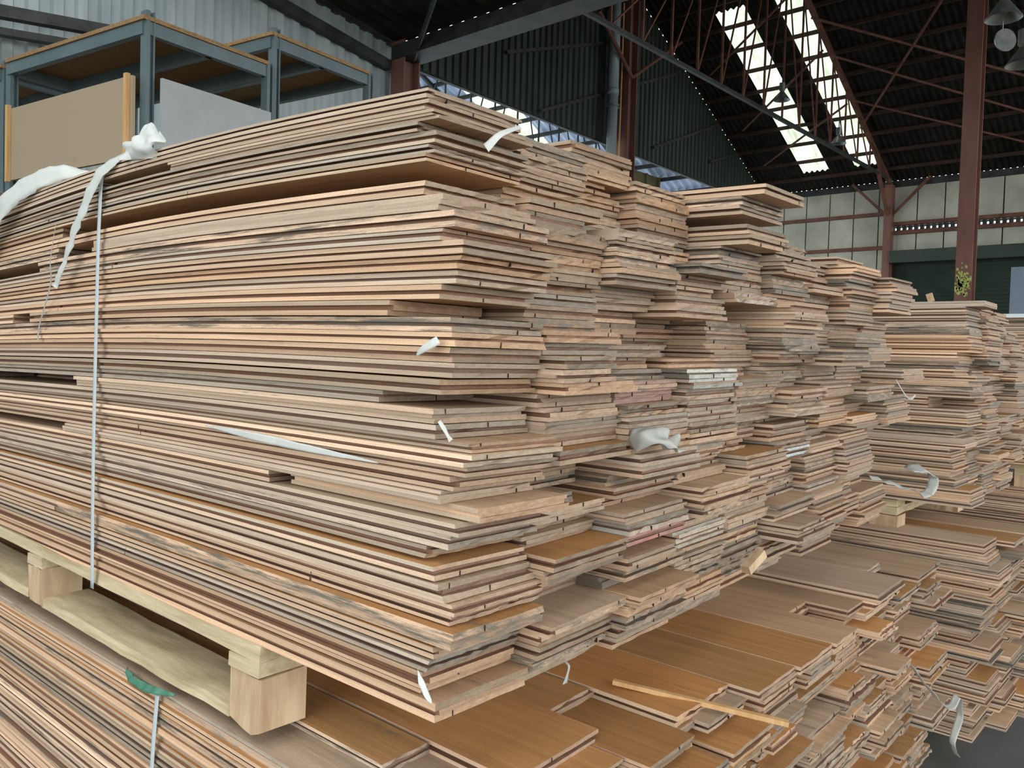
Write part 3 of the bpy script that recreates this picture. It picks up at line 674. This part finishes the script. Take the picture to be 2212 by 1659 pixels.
ORD = ['', 'topmost', 'second', 'third', 'fourth', 'fifth', 'sixth', 'seventh', 'eighth', 'ninth', 'tenth', 'eleventh', 'twelfth', 'thirteenth', 'fourteenth', 'fifteenth', 'sixteenth', 'seventeenth', 'eighteenth', 'nineteenth', 'twentieth', 'twenty-first', 'twenty-second', 'twenty-third', 'twenty-fourth', 'twenty-fifth', 'twenty-sixth', 'twenty-seventh', 'twenty-eighth', 'twenty-ninth', 'thirtieth', 'thirty-first', 'thirty-second', 'thirty-third', 'thirty-fourth', 'thirty-fifth', 'thirty-sixth', 'thirty-seventh', 'thirty-eighth', 'thirty-ninth', 'fortieth', 'forty-first', 'forty-second', 'forty-third', 'forty-fourth', 'forty-fifth', 'forty-sixth', 'forty-seventh', 'forty-eighth', 'forty-ninth', 'fiftieth', 'fifty-first', 'fifty-second']
TONE = {'t': 'tan', 'o': 'orange', 'p': 'pale pinkish'}
KND = {'groove': 'grooved', 'solid': 'plain-ended', 'tongue': 'tongued', 'thin': 'narrow-grooved'}
PLACE = {'big': 'of the big strapped stack', 'low': 'of the stack under the pallet', 'right': 'of the right-hand upper stack', 'rightlow': 'of the right-hand lower stack', 'third': 'of the rightmost upper stack', 'thirdlow': 'of the rightmost lower stack'}
def label_of(s):
    c = 'corner column' if s['col'] == 0 else ORD[s['col'] + 1] + ' column'
    if s['col'] == 0 and s['stack'] == 'low': c = 'left column'
    tw = TONE[s['tone']]
    if s.get('tint'): tw = 'reddish' if s['tint'][0] > 1.45 * s['tint'][1] else 'pale grey'
    l = f"{tw} {KND[s['kind']]} floorboard, {ORD[s['layer']]} down in the {c} {PLACE[s['stack']]}"
    if s.get('rear'): l = 'rear ' + l
    if s.get('top'): l = f"{TONE[s['tone']]} floorboard lying on top of the stack under the pallet, {ORD[s['col']]} from the left"
    if s.get('top') and s['col'] == 1: l = 'narrow orange floorboard lying leftmost on top of the stack under the pallet'
    if s.get('filler'): l = f"narrow {TONE[s['tone']]} floorboard, {ORD[s['layer']]} down in the {c} {PLACE[s['stack']]}"
    return l.replace('topmost down', 'topmost')
GROUP = {'big': 'floorboards of the big strapped stack', 'low': 'floorboards of the stack under the pallet', 'right': 'floorboards of the right-hand upper stack', 'rightlow': 'floorboards of the right-hand lower stack', 'third': 'floorboards of the stack at the right picture edge', 'thirdlow': 'floorboards of the stack at the right picture edge'}
rest_v, rest_f, rest_c = [], [], []
for i, s in enumerate(BOARDS):
    V, F, Cc = board_mesh(s)
    if i in BIG:
        loc = ((s['x0'] + s['x1']) / 2, s['y0'], s['z0'])
        o = make_board_object('floorboard', V, F, Cc, loc)
        tag(o, label_of(s), 'floorboard', GROUP[s['stack']])
    else:
        n = len(rest_v); rest_v += V; rest_f += [tuple(n + q for q in f) for f in F]; rest_c += Cc
if rest_v:
    o = make_board_object('floorboard_pile', rest_v, rest_f, rest_c, (0, 0, 0))
    tag(o, 'all the remaining small and deep floorboards in the stacks', 'floorboards', kind='stuff')

# ---------------------------------------------------------------- pallets
def rough_box(a, b_, R, j=0.002, n=6):
    """sawn timber: box with slightly wavy edges along its longest axis"""
    L = [b_[i] - a[i] for i in range(3)]; ax = L.index(max(L)); o1, o2 = [i for i in range(3) if i != ax]
    vs = []; fs = []
    for k in range(n + 1):
        for (s1, s2) in ((0, 0), (1, 0), (1, 1), (0, 1)):
            p = [0, 0, 0]; p[ax] = a[ax] + L[ax] * k / n; p[o1] = (a[o1], b_[o1])[s1] + R.gauss(0, j); p[o2] = (a[o2], b_[o2])[s2] + R.gauss(0, j); vs.append(p)
    for k in range(n):
        for q in range(4): fs.append((4 * k + q, 4 * k + (q + 1) % 4, 4 * k + 4 + (q + 1) % 4, 4 * k + 4 + q))
    fs += [(0, 3, 2, 1), (4 * n, 4 * n + 1, 4 * n + 2, 4 * n + 3)]
    return vs, fs
def tilt(vs, k, bend=None): return [(v[0], v[1], v[2] + k * v[0] + (bend(v) if bend else 0)) for v in vs]
def pallet(X0, X1, Y0, Y1, Z, label, k=0.04, rows=4):
    R = random.Random(int(X0 * 100) + 5)
    e = empty('pallet', (X0, Y0, Z - 0.16)); tag(e, label, 'pallet', 'wooden pallets')
    wb = 0.10
    nx = rows
    for i in range(nx):
        x = X0 + (X1 - X0 - wb) * i / (nx - 1)
        vs, fs = rough_box((x, Y0, Z - 0.030), (x + wb, Y1, Z - 0.001), R, 0.0012, 10); link('deck_board', tilt(vs, k), fs, M['pallet'], e, smooth=False)
        for y in (Y0 - 0.005, (Y0 + Y1) / 2 - 0.06, Y1 - 0.13):
            vs, fs = rough_box((x, y, Z - 0.157), (x + wb - 0.005, y + 0.105, Z - 0.061), R, 0.002, 4); link('block', tilt(vs, k), fs, M['block'], e)
        ybd = (lambda v: -0.004 * math.sin((v[1] - Y0) * 3.1)) if i == 0 else None
        for ya, yb in ((Y0 + 0.10, (Y0 + Y1) / 2 - 0.06), ((Y0 + Y1) / 2 + 0.05, Y1 - 0.13)):
            vs, fs = rough_box((x, ya, Z - 0.155), (x + wb + 0.01, yb, Z - 0.131), R, 0.0015, 10); link('bottom_board', tilt(vs, k, ybd), fs, M['pallet'], e)
    for y in (Y0, (Y0 + Y1) / 2 - 0.05, Y1 - 0.12):
        vs, fs = rough_box((X0 - 0.002, y, Z - 0.060), (X1, y + 0.10, Z - 0.031), R, 0.0012, 10); link('cross_board', tilt(vs, k), fs, M['pallet'], e)
    return e
pallet(0.0, 1.80, 0.445, 2.57, -0.002, 'pale wooden pallet carrying the big strapped stack')
pallet(0.02, 1.85, 0.2, 2.1, -0.79, 'pallet on the floor under the lower stack', 0.0)
pallet(2.52, 3.5, 0.15, 1.7, 0.018, 'pallet between the two right-hand stacks', 0.0, 2)
pallet(2.52, 3.6, 0.1, 1.6, -0.79, 'pallet on the floor under the right-hand stacks', 0.0, 2)
pallet(4.35, 4.9, 0.0, 2.4, 0.018, 'pallet between the stacks at the right picture edge', 0.0, 2)
pallet(4.35, 4.9, 0.0, 2.4, -0.79, 'pallet on the floor at the right picture edge', 0.0, 2)

# ---------------------------------------------------------------- strapping and plastic
def ribbon(name, pts, ws, side, th, mat, label, cat, group=None, crumple=0.0, seed=1, n=40):
    """strip through pts (Catmull-Rom), widths ws, side = width direction(s), solid thickness"""
    R = random.Random(seed); P = [Vector(p) for p in pts]; S = side if isinstance(side, list) else [side] * len(P)
    def cr(a, t, L):
        i = min(int(t), L - 2); f = t - i
        g = lambda q: a[max(0, min(L - 1, q))]
        p0, p1, p2, p3 = g(i - 1), g(i), g(i + 1), g(i + 2)
        return 0.5 * ((2 * p1) + (p2 - p0) * f + (2 * p0 - 5 * p1 + 4 * p2 - p3) * f * f + (3 * p1 - p0 - 3 * p2 + p3) * f ** 3)
    L = len(P); vs = []; m = 10 if crumple > 0.015 else 4
    for k in range(n + 1):
        t = (L - 1) * k / n; c = cr(P, t, L); w = cr([Vector((x, 0, 0)) for x in ws], t, L).x; s = cr([Vector(q) for q in S], t, L).normalized()
        d = (cr(P, min(L - 1, t + 0.02), L) - cr(P, max(0, t - 0.02), L)).normalized(); nn = d.cross(s).normalized()
        for i in range(m + 1):
            q = c + s * w * (i / m - 0.5)
            o = noise.noise(q * 40 + Vector((seed, 0, 0))) * crumple
            vs.append(q + nn * (o + th / 2)); vs.append(q + nn * (o - th / 2))
    fs = []; row = 2 * (m + 1)
    for k in range(n):
        for i in range(m):
            a = k * row + 2 * i; fs.append((a, a + 2, a + row + 2, a + row)); fs.append((a + 1, a + row + 1, a + row + 3, a + 3))
        a = k * row; fs.append((a, a + row, a + row + 1, a + 1)); a += 2 * m; fs.append((a, a + 1, a + row + 1, a + row))
    for a in (0, n * row):
        for i in range(m): fs.append((a + 2 * i, a + 2 * i + 1, a + 2 * i + 3, a + 2 * i + 2))
    o = link(name, [tuple(v) for v in vs], fs, mat, smooth=True)
    return tag(o, label, cat, group)
ribbon('strapping_band', [(-0.010, 1.128, -0.04), (-0.013, 1.122, 0.25), (-0.013, 1.115, 0.55), (-0.012, 1.107, 0.80), (-0.004, 1.10, 0.905), (0.05, 1.10, 0.935)], [0.016] * 6, (0, 1, 0), 0.0012, M['strap'], 'white plastic strapping band round the big stack', 'strap')
ribbon('strapping_band', [(-0.012, 0.80, -0.19), (-0.014, 0.815, -0.35), (-0.014, 0.82, -0.55), (-0.014, 0.82, -0.9)], [0.015] * 4, (0, 1, 0), 0.0012, M['strap'], 'white plastic strapping band round the stack under the pallet', 'strap')
ribbon('film_strip', [(0.06, 0.98, 0.935), (0.01, 1.03, 0.93), (-0.02, 1.10, 0.885), (-0.03, 1.17, 0.80), (-0.03, 1.26, 0.70), (-0.028, 1.32, 0.65)], [0.05, 0.045, 0.045, 0.035, 0.022, 0.03], [(0.2, 1, 0.3), (0.1, 1, 0.3), (0, 1, 0.4), (0, 0.9, 0.5), (0, 0.7, 0.6), (0, 0.9, 0.3)], 0.0008, M['film'], 'torn white film strip hanging down beside the strapping band', 'plastic strip', crumple=0.006, seed=4)
ribbon('film_strip', [(0.10, 1.36, 0.940), (0.02, 1.45, 0.945), (-0.03, 1.62, 0.89), (-0.04, 1.78, 0.80), (-0.04, 1.9, 0.70)], [0.02, 0.05, 0.06, 0.07, 0.06], [(0, 0.7, 0.6), (0, 0.5, 0.8), (0, 0.5, 0.8), (0, 0.4, 0.9), (0, 0.4, 0.9)], 0.0008, M['film'], 'wide white film strip over the stack top at the left picture edge', 'plastic strip', crumple=0.008, seed=7)
ribbon('film_scrap', [(-0.006, 0.93, 0.905), (-0.010, 0.92, 0.93), (0.0, 0.91, 0.955), (0.02, 0.94, 0.975), (0.03, 0.96, 0.99)], [0.14, 0.15, 0.13, 0.06, 0.02], [(0, 1, 0.1), (0, 1, 0.15), (0, 1, 0.1), (0, 1, 0.2), (0, 1, 0.2)], 0.001, M['film'], 'crumpled white film standing up on top of the big stack', 'plastic scrap', crumple=0.03, seed=9)
ribbon('film_scrap', [(-0.014, -0.002, 0.536), (-0.018, 0.008, 0.530), (-0.020, 0.022, 0.523), (-0.018, 0.036, 0.515)], [0.012, 0.012, 0.010, 0.003], (0, 0.6, 0.8), 0.0008, M['film'], 'white film sliver on the long side near the stack corner', 'plastic scrap', crumple=0.003)
ribbon('film_strip', [(-0.014, 0.62, 0.372), (-0.015, 0.45, 0.366), (-0.015, 0.28, 0.360), (-0.014, 0.12, 0.356)], [0.002, 0.014, 0.011, 0.002], (0, 0.1, 1), 0.0008, M['film'], 'long white film shred stuck along the middle of the long side', 'plastic strip', crumple=0.002, seed=3)
ribbon('film_scrap', [(0.070, 0.0, 0.812), (0.080, -0.012, 0.828), (0.104, -0.016, 0.842), (0.130, -0.012, 0.853)], [0.018, 0.014, 0.012, 0.010], (0.2, 0.6, 0.6), 0.0008, M['film'], 'curled white film scrap sticking out near the top of the corner end face', 'plastic scrap', crumple=0.003, seed=5)
ribbon('film_strip', [(-0.012, 1.36, 0.805), (-0.016, 1.38, 0.72), (-0.012, 1.39, 0.66), (-0.012, 1.46, 0.56), (-0.012, 1.47, 0.52)], [0.002, 0.005, 0.008, 0.008, 0.010], (0, 1, 0), 0.0006, M['film_clear'], 'thin clear film strand hanging left of the strapping band', 'plastic strip', seed=6)
ribbon('film_scrap', [(0.0, 0.008, 0.425), (0.002, 0.0, 0.415), (0.006, -0.004, 0.405), (0.012, -0.004, 0.398)], [0.006, 0.007, 0.005, 0.009], (0.8, 0, 0.4), 0.0006, M['film'], 'small white film curl on the corner end face', 'plastic scrap', seed=8)
ribbon('film_scrap', [(-0.012, 0.024, 0.066), (-0.014, 0.012, 0.056), (-0.012, 0.004, 0.046), (-0.010, -0.002, 0.038)], [0.02, 0.024, 0.018, 0.006], (0.3, 0.5, 0.8), 0.0008, M['film'], 'white film tuft at the bottom corner of the big stack', 'plastic scrap', crumple=0.004, seed=11)
ribbon('film_scrap', [(0.395, -0.05, 0.372), (0.42, -0.075, 0.392), (0.44, -0.09, 0.385), (0.47, -0.09, 0.375), (0.495, -0.08, 0.382)], [0.03, 0.05, 0.045, 0.04, 0.01], (0.1, 0.7, 0.7), 0.001, M['film_clear'], 'crumpled clear film lying on a board end, middle of the end face', 'plastic scrap', crumple=0.032, seed=12)
ribbon('film_strip', [(0.285, 0.0, 0.020), (0.285, -0.014, 0.014), (0.279, -0.016, 0.0), (0.273, -0.016, -0.012)], [0.004, 0.005, 0.006, 0.012], (1, 0, 0), 0.0008, M['film_clear'], 'short film strip dangling below the end of the big stack', 'plastic strip', seed=13)
ribbon('film_strip', [(1.60, -0.05, 0.21), (1.68, -0.12, 0.18), (1.74, -0.15, 0.160), (1.82, -0.15, 0.17), (1.86, -0.14, 0.20), (1.82, -0.12, 0.225), (1.76, -0.10, 0.22)], [0.015, 0.02, 0.025, 0.03, 0.04, 0.05, 0.04], (0.2, 0.9, 0.5), 0.0008, M['film_clear'], 'clear plastic loop sticking out at the far corner of the big stack', 'plastic strip', crumple=0.01, seed=14)
ribbon('film_strip', [(1.62, -0.10, 0.48), (1.64, -0.12, 0.44), (1.69, -0.12, 0.43), (1.73, -0.12, 0.44)], [0.01, 0.008, 0.008, 0.006], (0, 0.3, 1), 0.0006, M['film_clear'], 'thin film curl below the boards jutting from the far columns', 'plastic strip', seed=15)
ribbon('film_strip', [(1.60, -0.17, -0.28), (1.66, -0.23, -0.38), (1.76, -0.24, -0.43), (1.84, -0.24, -0.42), (1.87, -0.24, -0.49), (1.80, -0.24, -0.54), (1.86, -0.24, -0.60)], [0.03, 0.03, 0.022, 0.022, 0.022, 0.02, 0.02], (0.2, 0.8, 0.4), 0.0008, M['film_clear'], 'looped film strip hanging off the end of the lower stack', 'plastic strip', crumple=0.005, seed=16)
ribbon('film_strip', [(2.66, -0.25, -0.28), (2.68, -0.29, -0.34), (2.70, -0.28, -0.42), (2.76, -0.28, -0.48)], [0.02, 0.03, 0.03, 0.02], (0.6, 0.5, 0.3), 0.0008, M['film_clear'], 'grey film strip hanging on the right-hand lower stack', 'plastic strip', crumple=0.006, seed=17)
ribbon('green_wrap', [(-0.006, 0.965, -0.180), (-0.016, 0.90, -0.186), (-0.018, 0.84, -0.184), (-0.012, 0.78, -0.178), (-0.004, 0.74, -0.174)], [0.006, 0.014, 0.016, 0.012, 0.004], (0.5, 0.1, 1), 0.002, M['green'], 'crumpled green plastic wrap squeezed under the pallet board', 'wrap', crumple=0.01, seed=18)
# loose offcuts
b = MB(); b.bar((0.585, 0.10, -0.128), (0.70, -0.215, -0.150), 0.012, 0.009); o = b.build('wood_splinter', M['batten']); tag(o, 'long pale wood splinter lying on the lower stack', 'wood splinter')
b = MB(); b.bar((0.79, -0.075, 0.095), (0.84, -0.085, 0.125), 0.022, 0.018); o = b.build('wood_offcut', M['block']); tag(o, 'small wood offcut tilted out of the lower end face', 'offcut')
b = MB(); b.bar((2.515, 0.06, 0.760), (2.515, 0.07, 0.790), 0.006, 0.022); o = b.build('wood_offcut', M['block']); tag(o, 'small offcut standing on top of the right-hand stack', 'offcut')
b = MB(); b.box((4.25, -0.4, 0.795), (4.6, 2.4, 0.815)); tag(b.build('white_plank', M['white']), 'white plank lying on the stack at the right picture edge', 'plank')
